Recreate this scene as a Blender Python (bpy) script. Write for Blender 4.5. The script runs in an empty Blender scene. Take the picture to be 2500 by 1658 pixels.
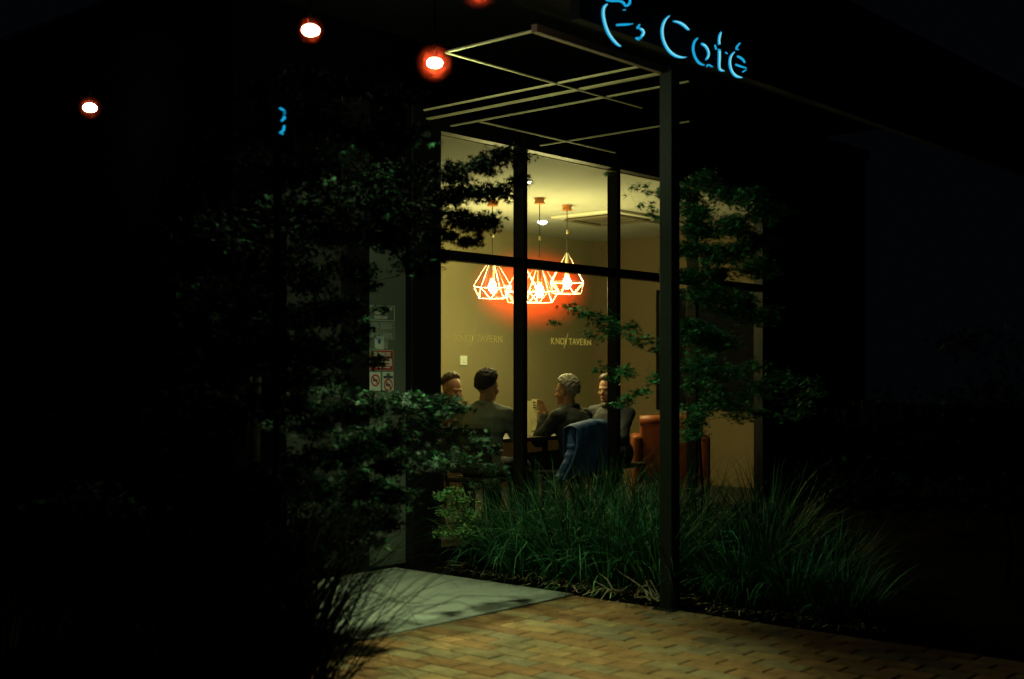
import bpy, bmesh, math, random
import numpy as np
from mathutils import Vector, Matrix, noise as mnoise

random.seed(7); rng = np.random.default_rng(11)
R = math.radians
scene = bpy.context.scene
COL = scene.collection

# ------------------------------------------------------------------ measuring
# world: X runs along the shopfront, Y into the building, Z up; the photographer stands at the origin
F, CX, HZ, H = 3015.0, 1250.0, 922.0, 1.25
CA, SA = 0.7510, 0.6603
def w(r, d, z): return Vector((CA*d + SA*r, SA*d - CA*r, z))
def at(u, v, d):                       # point seen at (u,v) of the photograph, d metres ahead
    return w((u-CX)/F*d, d, H + (HZ-v)*d/F)
def on_y(u, v, Y):                     # the same on the plane y = Y
    k = (u-CX)/F
    return at(u, v, Y/(SA - CA*k))
def on_x(u, v, X):
    k = (u-CX)/F
    return at(u, v, X/(CA + SA*k))

# ------------------------------------------------------------------ helpers
def link(o, parent=None):
    COL.objects.link(o)
    if parent is not None: o.parent = parent
    return o
def tag(o, label=None, cat=None, group=None, kind=None):
    if label: o['label'] = label
    if cat: o['category'] = cat
    if group: o['group'] = group
    if kind: o['kind'] = kind
    return o
def thing(name, label, cat, loc=(0, 0, 0), rz=0, group=None):
    o = bpy.data.objects.new(name, None); o.empty_display_size = .1
    o.location = loc; o.rotation_euler = (0, 0, rz)
    link(o); return tag(o, label, cat, group)
def copy_tree(o, parent=None):
    c = o.copy(); link(c)
    c.parent = parent
    for ch in list(o.children): copy_tree(ch, c)
    return c

class MB:
    """collects shapes and links them as ONE mesh object"""
    def __init__(s): s.v = []; s.f = []; s.c = []; s.col = None
    def add(s, vs, fs, col=None):
        b = len(s.v); s.v.extend([tuple(p) for p in vs])
        s.f.extend([tuple(i+b for i in q) for q in fs])
        s.c.extend([col or (1, 1, 1)]*len(fs))
        return s
    def box(s, a, b, bevel=0.0, seg=1, col=None, M=None):
        a, b = Vector(a), Vector(b)
        bm = bmesh.new(); bmesh.ops.create_cube(bm, size=1)
        for q in bm.verts:
            q.co = Vector([(a[i]+b[i])/2 + q.co[i]*(b[i]-a[i]) for i in range(3)])
        if bevel > 0: bmesh.ops.bevel(bm, geom=list(bm.edges), offset=bevel, segments=seg, affect='EDGES', profile=.6)
        bm.verts.ensure_lookup_table(); bm.verts.index_update()
        vs = [(M @ q.co if M else q.co.copy()) for q in bm.verts]
        fs = [[q.index for q in f.verts] for f in bm.faces]; bm.free()
        return s.add(vs, fs, col)
    def ell(s, c, r, M=None, sub=3, col=None):
        bm = bmesh.new(); bmesh.ops.create_icosphere(bm, subdivisions=sub, radius=1)
        vs = []
        for q in bm.verts:
            p = Vector((q.co.x*r[0], q.co.y*r[1], q.co.z*r[2])) + Vector(c)
            vs.append(M @ p if M else p)
        bm.verts.index_update()
        fs = [[q.index for q in f.verts] for f in bm.faces]; bm.free()
        return s.add(vs, fs, col)
    def tube(s, pts, rad, n=8, M=None, col=None, cap=True):
        pts = [Vector(p) for p in pts]
        if not hasattr(rad, '__len__'): rad = [rad]*len(pts)
        vs = []; fs = []
        ref = None
        for i, p in enumerate(pts):
            t = (pts[min(i+1, len(pts)-1)] - pts[max(i-1, 0)]).normalized()
            if ref is None: ref = Vector((0, 0, 1)) if abs(t.z) < .9 else Vector((1, 0, 0))
            x = t.cross(ref)
            if x.length < 1e-4: x = t.orthogonal()
            x.normalize(); y = t.cross(x).normalized(); ref = y.cross(t) if False else ref
            for k in range(n):
                a = 2*math.pi*k/n
                q = p + (x*math.cos(a) + y*math.sin(a))*rad[i]
                vs.append(M @ q if M else q)
        for i in range(len(pts)-1):
            for k in range(n):
                a = i*n+k; b = i*n+(k+1) % n
                fs.append((a, b, b+n, a+n))
        if cap:
            fs.append(tuple(range(n-1, -1, -1))); fs.append(tuple(range((len(pts)-1)*n, len(pts)*n)))
        return s.add(vs, fs, col)
    def cap(s, p0, p1, r0, r1, n=12, M=None):     # tapered capsule
        p0, p1 = Vector(p0), Vector(p1); t = (p1-p0)
        L = t.length; t = t.normalized() if L > 1e-6 else Vector((0, 0, 1))
        pts = []; rad = []
        for a in (-80, -55, -28): pts.append(p0 + t*r0*math.sin(R(a))); rad.append(r0*math.cos(R(a)))
        pts.append(p0); rad.append(r0); pts.append(p1); rad.append(r1)
        for a in (28, 55, 80): pts.append(p1 + t*r1*math.sin(R(a))); rad.append(r1*math.cos(R(a)))
        return s.tube(pts, rad, n, M)
    def ribbon(s, pts, wid, nrm, depth, col=None):  # flat stroke with thickness; pts world, wid widths
        pts = [Vector(p) for p in pts]; nrm = Vector(nrm).normalized(); n = len(pts)
        vs = []
        for i, p in enumerate(pts):
            t = (pts[min(i+1, n-1)]-pts[max(i-1, 0)]).normalized()
            sd = t.cross(nrm).normalized()*wid[i]*.5
            vs += [p-sd, p+sd, p-sd-nrm*depth, p+sd-nrm*depth]
        fs = []
        for i in range(n-1):
            a = 4*i; b = a+4
            fs += [(a, a+1, b+1, b), (a+2, b+2, b+3, a+3), (a, b, b+2, a+2), (a+1, a+3, b+3, b+1)]
        fs += [(0, 2, 3, 1), (4*n-4, 4*n-3, 4*n-1, 4*n-2)]
        return s.add(vs, fs, col)
    def mesh(s, name, smooth=False, use_col=False):
        me = bpy.data.meshes.new(name); me.from_pydata(s.v, [], s.f); me.validate(); me.update()
        if use_col and len(me.polygons) == len(s.c):
            at_ = me.color_attributes.new('tint', 'FLOAT_COLOR', 'CORNER')
            arr = np.zeros((len(me.loops), 4), np.float32); arr[:, 3] = 1
            for p in me.polygons: arr[p.loop_start:p.loop_start+p.loop_total, :3] = s.c[p.index]
            at_.data.foreach_set('color', arr.ravel())
        if smooth: me.polygons.foreach_set('use_smooth', [True]*len(me.polygons))
        return me
    def build(s, name, mat, parent=None, smooth=False, use_col=False, loc=None):
        o = bpy.data.objects.new(name, s.mesh(name, smooth, use_col))
        if mat: o.data.materials.append(mat)
        if loc is not None: o.location = loc
        return link(o, parent)

def origin_to(o, p):                   # move a mesh's own origin to p without moving the mesh
    p = Vector(p); o.data.transform(Matrix.Translation(-p)); o.location = o.location + p
    return o
def quick_mesh(name, V, T, colors=None, mat=None, parent=None, smooth=False):   # numpy: V (n,3), T (m,3)
    me = bpy.data.meshes.new(name)
    n, m = len(V), len(T)
    k = T.shape[1]
    me.vertices.add(n); me.vertices.foreach_set('co', np.asarray(V, np.float32).ravel())
    me.loops.add(m*k); me.loops.foreach_set('vertex_index', np.asarray(T, np.int32).ravel())
    me.polygons.add(m); me.polygons.foreach_set('loop_start', np.arange(0, m*k, k, dtype=np.int32))
    me.update(calc_edges=True)
    if colors is not None:
        a = me.color_attributes.new('tint', 'FLOAT_COLOR', 'POINT')
        c = np.ones((n, 4), np.float32); c[:, :3] = colors; a.data.foreach_set('color', c.ravel())
    if smooth: me.polygons.foreach_set('use_smooth', [True]*m)
    o = bpy.data.objects.new(name, me)
    if mat: me.materials.append(mat)
    return link(o, parent)
def remesh(o, voxel, smooth=6, fold=0.0, fscale=9.0, seed=0):
    md = o.modifiers.new('r', 'REMESH'); md.mode = 'VOXEL'; md.voxel_size = voxel
    sm = o.modifiers.new('s', 'SMOOTH'); sm.factor = .5; sm.iterations = smooth
    dg = bpy.context.evaluated_depsgraph_get()
    me = bpy.data.meshes.new_from_object(o.evaluated_get(dg))
    o.modifiers.clear(); old = o.data; mats = [m for m in old.materials]
    o.data = me
    if not me.materials:
        for m in mats: me.materials.append(m)
    if fold > 0:
        nn = [v.normal.copy() for v in me.vertices]
        for v, q in zip(me.vertices, nn):
            p = v.co*fscale + Vector((seed*3.1, seed, 0))
            h = mnoise.noise(Vector((p.x*.8, p.y*.8, p.z*1.7))) + .5*mnoise.noise(p*2.3)
            v.co += q*h*fold
    me.polygons.foreach_set('use_smooth', [True]*len(me.polygons)); me.update()
    return o

# ------------------------------------------------------------------ materials
def mat(name, base=(.5, .5, .5), rough=.6, metal=0.0, spec=.5, emit=None, estr=0.0, var=0.0, vscale=8.0,
        bump=0.0, bscale=60.0, tint=False, trans=0.0, stretch=None):
    m = bpy.data.materials.new(name); m.use_nodes = True
    nt = m.node_tree; N = nt.nodes; L = nt.links
    b = N['Principled BSDF']
    b.inputs['Base Color'].default_value = (*base, 1); b.inputs['Roughness'].default_value = rough
    b.inputs['Metallic'].default_value = metal; b.inputs['Specular IOR Level'].default_value = spec
    if emit: b.inputs['Emission Color'].default_value = (*emit, 1); b.inputs['Emission Strength'].default_value = estr
    src = None
    if tint:
        a = N.new('ShaderNodeVertexColor'); a.layer_name = 'tint'; src = a.outputs['Color']
    if var > 0 or bump > 0:
        tc = N.new('ShaderNodeTexCoord'); co = tc.outputs['Object']
        if stretch:
            mp = N.new('ShaderNodeMapping'); mp.inputs['Scale'].default_value = stretch
            L.new(co, mp.inputs['Vector']); co = mp.outputs['Vector']
    if var > 0:
        nz = N.new('ShaderNodeTexNoise'); nz.inputs['Scale'].default_value = vscale; nz.inputs['Detail'].default_value = 8
        nz.inputs['Roughness'].default_value = .65
        L.new(co, nz.inputs['Vector'])
        mr = N.new('ShaderNodeMapRange'); mr.inputs[1].default_value = .25; mr.inputs[2].default_value = .75
        mr.inputs[3].default_value = 1-var; mr.inputs[4].default_value = 1+var
        L.new(nz.outputs['Fac'], mr.inputs[0])
        mx = N.new('ShaderNodeMix'); mx.data_type = 'RGBA'; mx.blend_type = 'MULTIPLY'; mx.inputs['Factor'].default_value = 1
        if src: L.new(src, mx.inputs[6])
        else: mx.inputs[6].default_value = (*base, 1)
        L.new(mr.outputs[0], mx.inputs[7]); src = mx.outputs[2]
    if src: L.new(src, b.inputs['Base Color'])
    if bump > 0:
        nb = N.new('ShaderNodeTexNoise'); nb.inputs['Scale'].default_value = bscale; nb.inputs['Detail'].default_value = 6
        L.new(co, nb.inputs['Vector'])
        bp = N.new('ShaderNodeBump'); bp.inputs['Strength'].default_value = bump; bp.inputs['Distance'].default_value = .01
        L.new(nb.outputs['Fac'], bp.inputs['Height']); L.new(bp.outputs['Normal'], b.inputs['Normal'])
    if trans > 0:
        tr = N.new('ShaderNodeBsdfTranslucent'); ad = N.new('ShaderNodeMixShader'); ad.inputs[0].default_value = trans
        if src: L.new(src, tr.inputs['Color'])
        else: tr.inputs['Color'].default_value = (*base, 1)
        L.new(b.outputs[0], ad.inputs[1]); L.new(tr.outputs[0], ad.inputs[2]); L.new(ad.outputs[0], N['Material Output'].inputs['Surface'])
    return m
def glass_mat(name):
    m = bpy.data.materials.new(name); m.use_nodes = True
    N = m.node_tree.nodes; L = m.node_tree.links; N.remove(N['Principled BSDF'])
    t = N.new('ShaderNodeBsdfTransparent'); t.inputs[0].default_value = (.95, .97, .95, 1)
    g = N.new('ShaderNodeBsdfGlossy'); g.inputs['Roughness'].default_value = .02
    lw = N.new('ShaderNodeLayerWeight'); lw.inputs['Blend'].default_value = .5
    pw = N.new('ShaderNodeMath'); pw.operation = 'POWER'; pw.inputs[1].default_value = 5; L.new(lw.outputs['Facing'], pw.inputs[0])
    fr = N.new('ShaderNodeMath'); fr.operation = 'MULTIPLY_ADD'; fr.inputs[1].default_value = .97; fr.inputs[2].default_value = .022; L.new(pw.outputs[0], fr.inputs[0])
    mx = N.new('ShaderNodeMixShader')
    L.new(fr.outputs[0], mx.inputs[0]); L.new(t.outputs[0], mx.inputs[1]); L.new(g.outputs[0], mx.inputs[2])
    L.new(mx.outputs[0], N['Material Output'].inputs['Surface'])
    return m
def emit_mat(name, color, strength, clear=False):
    m = bpy.data.materials.new(name); m.use_nodes = True
    N = m.node_tree.nodes; L = m.node_tree.links; N.remove(N['Principled BSDF'])
    e = N.new('ShaderNodeEmission'); e.inputs[0].default_value = (*color, 1); e.inputs[1].default_value = strength
    if clear:                                             # clear glass round a glowing core: the lamp inside shines through
        t = N.new('ShaderNodeBsdfTransparent'); a = N.new('ShaderNodeAddShader')
        L.new(e.outputs[0], a.inputs[0]); L.new(t.outputs[0], a.inputs[1]); e = a
    L.new(e.outputs[0], N['Material Output'].inputs['Surface'])
    return m
def scatter_mat(name, color, density, fade=False):    # added volume imitating halation: scatters the lamp's own light into a halo
    m = bpy.data.materials.new(name); m.use_nodes = True
    N = m.node_tree.nodes; L = m.node_tree.links; N.remove(N['Principled BSDF'])
    s = N.new('ShaderNodeVolumeScatter'); s.inputs['Color'].default_value = (*color, 1)
    s.inputs['Density'].default_value = density; s.inputs['Anisotropy'].default_value = 0
    if fade:
        tc = N.new('ShaderNodeTexCoord'); ln = N.new('ShaderNodeVectorMath'); ln.operation = 'LENGTH'
        L.new(tc.outputs['Object'], ln.inputs[0])
        mr = N.new('ShaderNodeMapRange'); mr.interpolation_type = 'SMOOTHSTEP'
        mr.inputs[1].default_value = 1.0; mr.inputs[2].default_value = .2; mr.inputs[3].default_value = 0; mr.inputs[4].default_value = density
        L.new(ln.outputs['Value'], mr.inputs[0]); L.new(mr.outputs[0], s.inputs['Density'])
    L.new(s.outputs[0], N['Material Output'].inputs['Volume'])
    return m

M = dict(
    black=mat('black_frame', (.009, .009, .010), .5, spec=.2),
    post=mat('post_paint', (.010, .016, .012), .6, spec=.2, var=.3, vscale=14),
    soffit=mat('soffit_dark', (.005, .005, .006), .9, spec=.1, var=.3, vscale=3),
    batten=mat('batten_cream', (.72, .62, .34), .6, var=.15, vscale=9),
    beam=mat('beam_brown', (.16, .09, .05), .6, var=.2, vscale=9),
    darkwall=mat('dark_wall', (.0016, .0019, .0022), .95, spec=.0, var=.3, vscale=2, bump=.2, bscale=40),
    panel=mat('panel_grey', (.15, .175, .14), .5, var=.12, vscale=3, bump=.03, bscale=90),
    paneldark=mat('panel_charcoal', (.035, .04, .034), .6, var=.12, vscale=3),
    void=mat('matt_black', (.0012, .0012, .0013), 1, spec=0),
    wall=mat('room_wall', (.26, .225, .115), .75, var=.05, vscale=2, bump=.03, bscale=160),
    ceil=mat('room_ceiling', (.44, .44, .38), .85, var=.04, vscale=1.3, stretch=(1, 3, 1)),
    endwall=mat('end_wall_brown', (.165, .122, .060), .8, var=.08, vscale=2, bump=.03, bscale=160),
    floor=mat('room_floor', (.010, .008, .007), .7, var=.3, vscale=5),
    glass=glass_mat('window_glass'),
    vinyl=mat('vinyl_gold_glow', (.82, .66, .20), .5, emit=(1, .78, .12), estr=.25),  # emission added to brighten letters that are no light source
    white=mat('white_print', (.72, .78, .70), .5, var=.05, vscale=20),
    red=mat('red_print', (.55, .035, .02), .5, var=.1, vscale=20),
    blueprint=mat('blue_print', (.05, .13, .4), .5),
    inkblack=mat('black_print', (.02, .02, .02), .5),
    slab=mat('concrete', (.31, .33, .29), .9, spec=.2, var=.14, vscale=14, bump=.35, bscale=260),
    brick=mat('brick', (.4, .22, .1), .85, spec=.2, var=.5, vscale=9, bump=.4, bscale=140, tint=True),
    joint=mat('joint_sand', (.022, .022, .015), .95, var=.3, vscale=40),
    soil=mat('soil', (.005, .004, .003), .95, spec=.02, var=.4, vscale=20, bump=.8, bscale=50),
    asphalt=mat('asphalt', (.012, .012, .013), .9, spec=.02, var=.3, vscale=30, bump=.4, bscale=200),
    litter=mat('litter', (.1, .06, .03), .85, tint=True),
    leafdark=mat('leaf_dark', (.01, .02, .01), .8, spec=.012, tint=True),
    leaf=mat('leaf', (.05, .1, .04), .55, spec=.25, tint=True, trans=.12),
    grass=mat('grass_blade', (.05, .1, .04), .6, spec=.12, tint=True, trans=.08),
    bark=mat('bark', (.005, .004, .0035), .95, spec=.05, var=.4, vscale=30, bump=.6, bscale=60),
    copper=mat('copper_rose', (.62, .22, .06), .45, metal=.3),
    cagem=mat('cage_wire', (.85, .80, .78), .4, metal=.2),
    cord=mat('cord', (.03, .025, .02), .7),
    brass=mat('brass', (.7, .6, .35), .4, metal=.4),
    bulb=emit_mat('bulb_glow', (1, .88, .62), 30, True),
    lampbulb=emit_mat('lamp_glow', (1, .93, .72), 60),
    downl=emit_mat('downlight_glow', (1, .93, .7), 14),
    halo_volume=scatter_mat('red_halo_scatter', (1, .07, .022), 2.6, True),
    halo_volume_dim=scatter_mat('dim_red_halo_scatter', (1, .09, .02), 1.0, True),
    glow=scatter_mat('warm_halation', (1, .05, .006), .55, True),
    cyan=emit_mat('cyan_letters', (.012, .40, .74), 1.0),
    cyancore=emit_mat('cyan_core', (.26, .86, 1.0), 1.0),
    metal=mat('steel', (.45, .45, .44), .35, metal=.8),
    aircon=mat('aircon_plastic', (.62, .58, .46), .6),
    dark=mat('grille_dark', (.12, .10, .06), .7),
    leather=mat('rust_leather', (.27, .06, .013), .45, var=.25, vscale=10, bump=.15, bscale=60),
    chair=mat('chair_black', (.018, .018, .02), .5),
    timber=mat('table_timber', (.045, .025, .014), .45, var=.3, vscale=6, stretch=(1, 8, 1)),
    skin=mat('skin', (.52, .27, .16), .55, var=.1, vscale=18),
    hairdark=mat('hair_dark', (.030, .020, .013), .5, var=.5, vscale=60, bump=.5, bscale=120, stretch=(1, 1, .35)),
    hairgrey=mat('hair_grey', (.36, .33, .26), .5, var=.45, vscale=50, bump=.5, bscale=120, stretch=(1, 1, .35)),
    hairbrown=mat('hair_brown', (.12, .07, .035), .5, var=.5, vscale=60, bump=.5, bscale=120, stretch=(1, 1, .35)),
    sweater=mat('sweater_grey', (.38, .41, .34), .9, var=.12, vscale=30, bump=.3, bscale=160),
    jacketdark=mat('jacket_dark', (.045, .055, .05), .85, var=.25, vscale=20, bump=.3, bscale=120),
    shirtnavy=mat('shirt_navy', (.05, .06, .075), .85, var=.2, vscale=20),
    shirtbrown=mat('shirt_brown', (.12, .07, .05), .85, var=.2, vscale=20),
    trousers=mat('trousers', (.02, .022, .03), .9),
    bluejacket=mat('jacket_blue', (.035, .13, .40), .7, var=.3, vscale=25, bump=.4, bscale=80),
    eye=mat('eye_dark', (.02, .015, .012), .3),
    lip=mat('lip', (.3, .1, .08), .5),
    paper=mat('menu_card', (.82, .78, .60), .6, trans=.6),
)

def text(body, size, origin, xdir, ydir, m, name, parent, align='LEFT', depth=.002, space=1.0, bold=0.0):
    """lettering lying in the plane spanned by xdir / ydir"""
    c = bpy.data.curves.new('t', 'FONT'); c.body = body; c.size = size; c.align_x = align; c.space_character = space
    c.extrude = depth/2; c.offset = bold
    o = bpy.data.objects.new('t', c); link(o)
    dg = bpy.context.evaluated_depsgraph_get()
    me = bpy.data.meshes.new_from_object(o.evaluated_get(dg)); bpy.data.objects.remove(o)
    x = Vector(xdir).normalized(); y = Vector(ydir).normalized(); z = x.cross(y)
    Mx = Matrix((x, y, z)).transposed().to_4x4(); Mx.translation = Vector(origin)
    me.transform(Mx); me.materials.clear(); me.materials.append(m); me.name = name
    if parent is None: return me
    return link(bpy.data.objects.new(name, me), parent)

# ================================================================== SETTING
b = MB(); b.add([(-40, -40, -.06), (60, -40, -.06), (60, 60, -.06), (-40, 60, -.06)], [(0, 1, 2, 3)])
tag(b.build('ground', M['asphalt']), kind='structure')
b = MB(); b.box((1.2, -3.2, -.05), (5.575, 4.41, -.007))
tag(b.build('paving_bed', M['joint']), kind='structure')

def brick_pavement():
    mb = MB()
    pal = [((.32, .185, .08), 5), ((.29, .155, .065), 4), ((.33, .225, .10), 4), ((.25, .215, .125), 4), ((.20, .19, .125), 3), ((.29, .245, .13), 2), ((.21, .11, .055), 1.2)]
    cs, ws = zip(*pal); ws = np.array(ws)/sum(ws)
    def one(x0, y0, x1, y1):
        g = .0044
        x0 += g+random.uniform(0, .0015); x1 -= g+random.uniform(0, .0015); y0 += g+random.uniform(0, .0015); y1 -= g+random.uniform(0, .0015)
        z = random.gauss(0, .0007); tx = random.gauss(0, .003); ty = random.gauss(0, .002)
        c = (np.array(cs[rng.choice(len(cs), p=ws)])*.68+np.array((.27, .18, .085))*.32)*np.array((.96, .86, .82))*random.uniform(.84, 1.1)
        cx, cy = (x0+x1)/2, (y0+y1)/2; k = .005
        def Z(x, y, zz): return (x, y, zz + z + (x-cx)*tx + (y-cy)*ty)
        vs = [Z(x0+k, y0+k, 0), Z(x1-k, y0+k, 0), Z(x1-k, y1-k, 0), Z(x0+k, y1-k, 0),
              Z(x0, y0, -.005), Z(x1, y0, -.005), Z(x1, y1, -.005), Z(x0, y1, -.005),
              (x0, y0, -.02), (x1, y0, -.02), (x1, y1, -.02), (x0, y1, -.02)]
        fs = [(0, 1, 2, 3)]
        for i in range(4):
            j = (i+1) % 4
            fs += [(4+i, 4+j, j, i), (8+i, 8+j, 4+j, 4+i)]
        mb.add(vs, fs, tuple(c))
    W, L = .1165, .233
    x = 5.57; 
    nx = 34
    for i in range(nx):                                     # soldier course beside the slab
        x1 = 5.57 - i*W; one(x1-W, 4.41-L, x1, 4.41)
    for i in range(nx):                                     # running bond along Y
        x1 = 5.57 - i*W; y1 = 4.41 - L; first = True
        while y1 > -1.5:
            l = L/2 if (first and i % 2) else L
            one(x1-W, y1-l, x1, y1); y1 -= l; first = False
    return mb.build('brick_pavement', M['brick'], use_col=True)
tag(brick_pavement(), kind='structure')
b = MB(); b.box((3.95, 4.421, -.05), (5.575, 5.925, .006), .004)
tag(b.build('path', M['slab']), kind='structure')
def rough_sheet(name, x0, x1, y0, y1, z, amp, m, step=.07):
    nx, ny = int((x1-x0)/step)+1, int((y1-y0)/step)+1
    V = []
    for j in range(ny):
        for i in range(nx):
            x = x0+(x1-x0)*i/(nx-1); y = y0+(y1-y0)*j/(ny-1)
            e = min(x-x0, x1-x, y-y0, y1-y, .15)/.15
            V.append((x, y, z + amp*e*(.6+mnoise.noise(Vector((x*3, y*3, 0))) + .4*mnoise.noise(Vector((x*11, y*11, 3))))))
    T = [(j*nx+i, j*nx+i+1, (j+1)*nx+i+1, (j+1)*nx+i) for j in range(ny-1) for i in range(nx-1)]
    return quick_mesh(name, np.array(V), np.array(T), mat=m, smooth=True)
tag(rough_sheet('garden_bed', 5.585, 16, -2.5, 5.9, -.012, .05, M['soil'], .11), kind='structure')
tag(rough_sheet('garden_soil', -3, 3.94, 4.42, 8.0, -.012, .05, M['soil'], .12), kind='structure')

# ================================================================== CAFE BUILDING
YF = 5.98                                                 # plane of the shopfront glass
YB, XE, ZC = 9.47, 12.30, 2.95                            # back wall, end wall, ceiling of the room
bld = thing('cafe_building', 'dark cafe building with a tall lit glass shopfront under a canopy', 'building', (7.5, 6, 0))
def part(mb, name, m, parent=bld, **k):
    o = mb.build(name, m, parent, **k)
    o.matrix_parent_inverse = Matrix.Translation(-Vector(parent.location)) if parent is not None else Matrix()
    return o
part(MB().box((5.75, YF+.06, -.05), (XE, YB, 0)), 'floor', M['floor'])
part(MB().box((5.75, YF+.06, ZC), (XE, YB, ZC+.1)), 'ceiling', M['ceil'])
part(MB().box((5.62, YB, -.05), (XE+.2, YB+.15, ZC+.1)), 'back_wall', M['wall'])
part(MB().box((XE, YF+.06, -.05), (XE+.2, YB, ZC+.1)), 'end_wall', M['endwall'])
part(MB().box((5.62, YF+.06, -.05), (5.75, YB, ZC+.1)), 'side_wall', M['wall'])
part(MB().box((10.39, YF-.05, -.05), (12.5, YF+.06, 3.06)).box((4.3, YF-.05, 3.061), (12.5, YF+.06, 3.6)), 'outer_wall', M['darkwall'])
part(MB().box((4.3, YF-.05, -.05), (4.69, YF+.06, 3.06)).box((4.3, YF+.061, -.05), (4.42, 8.4, 3.6)).box((-2, 8.401, -.05), (4.42, 8.55, 3.6)), 'recess_wall', M['darkwall'])
part(MB().box((4.3, YF-.06, 3.601), (12.6, 9.7, 3.7)), 'roof', M['darkwall'])
part(MB().box((5.751, YB-.025, .001), (XE-.001, YB-.001, .74), .003), 'lower_wall_band', M['timber'])  # dark band along the foot of the back wall
# frames
part(MB().box((5.70, YF-.09, -.02), (5.975, YF+.07, 3.06), .004), 'column', M['black'])
part(MB().box((5.14, YF-.034, -.02), (5.375, YF+.07, 3.06), .003), 'column', M['black'])
mull = [6.87, 8.026, 9.182, 10.338]
for x in mull: part(MB().box((x, YF-.05, 0), (x+.05, YF+.05, 3.055), .003), 'mullion', M['black'])
edges = [5.975] + mull
for i in range(4):
    x0 = edges[i] + (0 if i == 0 else .05); x1 = edges[i+1]
    part(MB().box((x0+.001, YF-.04, 2.062), (x1-.001, YF+.04, 2.13), .002), 'transom', M['black'])
    part(MB().box((x0+.001, YF-.045, 2.935), (x1-.001, YF+.045, 3.055), .002), 'head_rail', M['black'])
    part(MB().box((x0+.001, YF-.046, 2.902), (x1-.001, YF-.034, 2.912), .001), 'head_trim', M['batten'])
    part(MB().box((x0+.001, YF-.045, 0), (x1-.001, YF+.045, .09), .002), 'sill_rail', M['black'])
    part(MB().box((x0+.002, YF-.004, 2.131), (x1-.002, YF+.004, 2.934)), 'glass_pane', M['glass'])
    lo = part(MB().box((x0+.002, YF-.004, .091), (x1-.002, YF+.004, 2.061)), 'glass_pane', M['glass'])
    if i < 2:                                             # gold vinyl lettering on the lower panes, with an added glow
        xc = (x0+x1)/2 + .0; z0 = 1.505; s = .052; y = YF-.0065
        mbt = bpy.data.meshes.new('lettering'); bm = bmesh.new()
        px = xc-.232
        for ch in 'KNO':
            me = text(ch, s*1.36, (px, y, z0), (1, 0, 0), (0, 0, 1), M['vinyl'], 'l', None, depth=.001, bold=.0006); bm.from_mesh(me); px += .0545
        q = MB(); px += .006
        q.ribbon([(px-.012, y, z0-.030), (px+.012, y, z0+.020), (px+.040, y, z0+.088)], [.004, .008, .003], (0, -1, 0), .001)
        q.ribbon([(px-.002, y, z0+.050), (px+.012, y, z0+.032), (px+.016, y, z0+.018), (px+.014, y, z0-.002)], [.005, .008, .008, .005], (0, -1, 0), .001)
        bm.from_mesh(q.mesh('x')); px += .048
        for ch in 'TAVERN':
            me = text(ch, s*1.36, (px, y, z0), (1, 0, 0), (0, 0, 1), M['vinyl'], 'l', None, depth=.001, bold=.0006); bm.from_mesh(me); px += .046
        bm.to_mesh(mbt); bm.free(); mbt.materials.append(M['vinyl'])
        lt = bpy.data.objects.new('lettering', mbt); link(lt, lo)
for (x0, x1) in ((4.69, 5.14), (5.375, 5.70)):
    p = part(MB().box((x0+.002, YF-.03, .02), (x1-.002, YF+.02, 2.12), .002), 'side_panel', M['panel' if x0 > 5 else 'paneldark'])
part(MB().box((4.69, YF-.03, 2.122), (5.138, YF+.05, 3.058)), 'head_panel', M['darkwall'])
part(MB().box((5.377, YF-.03, 2.122), (5.698, YF+.05, 3.058)), 'head_panel', M['darkwall'])
part(MB().box((XE-.03, 6.95, .87), (XE-.002, 8.49, 2.30), .004), 'inner_window', M['soffit'])

# ================================================================== CANOPY
can = thing('canopy', 'dark flat canopy with thin cream battens and a slim square post at the garden edge', 'canopy', (5.56, 3.76, 0))
ZS = 2.925
part(MB().box((4.45, 3.56, 3.5), (10.6, YF-.06, 3.55)), 'soffit', M['soffit'], can)
part(MB().box((4.45, 3.50, ZS-.03), (10.6, 3.555, 3.6)), 'fascia', M['soffit'], can)
part(MB().box((5.525, 3.72, -.02), (5.603, 3.80, ZS-.001), .003), 'post', M['post'], can)
bp_ = MB().box((5.495, 3.69, -.003), (5.635, 3.83, .007), .002)
for dx in (-.055, .055):
    for dy in (-.055, .055): bp_.tube([(5.564+dx, 3.76+dy, .006), (5.564+dx, 3.76+dy, .018)], .008, 6)
part(bp_, 'base_plate', M['post'], can)
part(MB().box((4.46, 3.765, 2.885), (5.66, 3.80, ZS-.001), .002), 'edge_beam', M['beam'], can)
for (x0, y0, x1, y1) in ((4.483, 3.81, 4.497, 4.375), (5.37, 3.81, 5.386, 5.45), (5.56, 3.81, 5.592, 5.62), (5.822, 3.81, 5.838, 5.66), (6.733, 4.4, 6.747, 5.66)):
    part(MB().box((x0, y0, 2.899), (x1, y1, 2.908), .001), 'batten', M['batten'], can)
part(MB().box((4.483, 4.382, 2.896), (6.2, 4.396, 2.9045), .001), 'batten', M['batten'], can)
part(MB().box((5.84, 5.404, 2.896), (7.3, 5.418, 2.9045), .001), 'batten', M['batten'], can)

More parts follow.
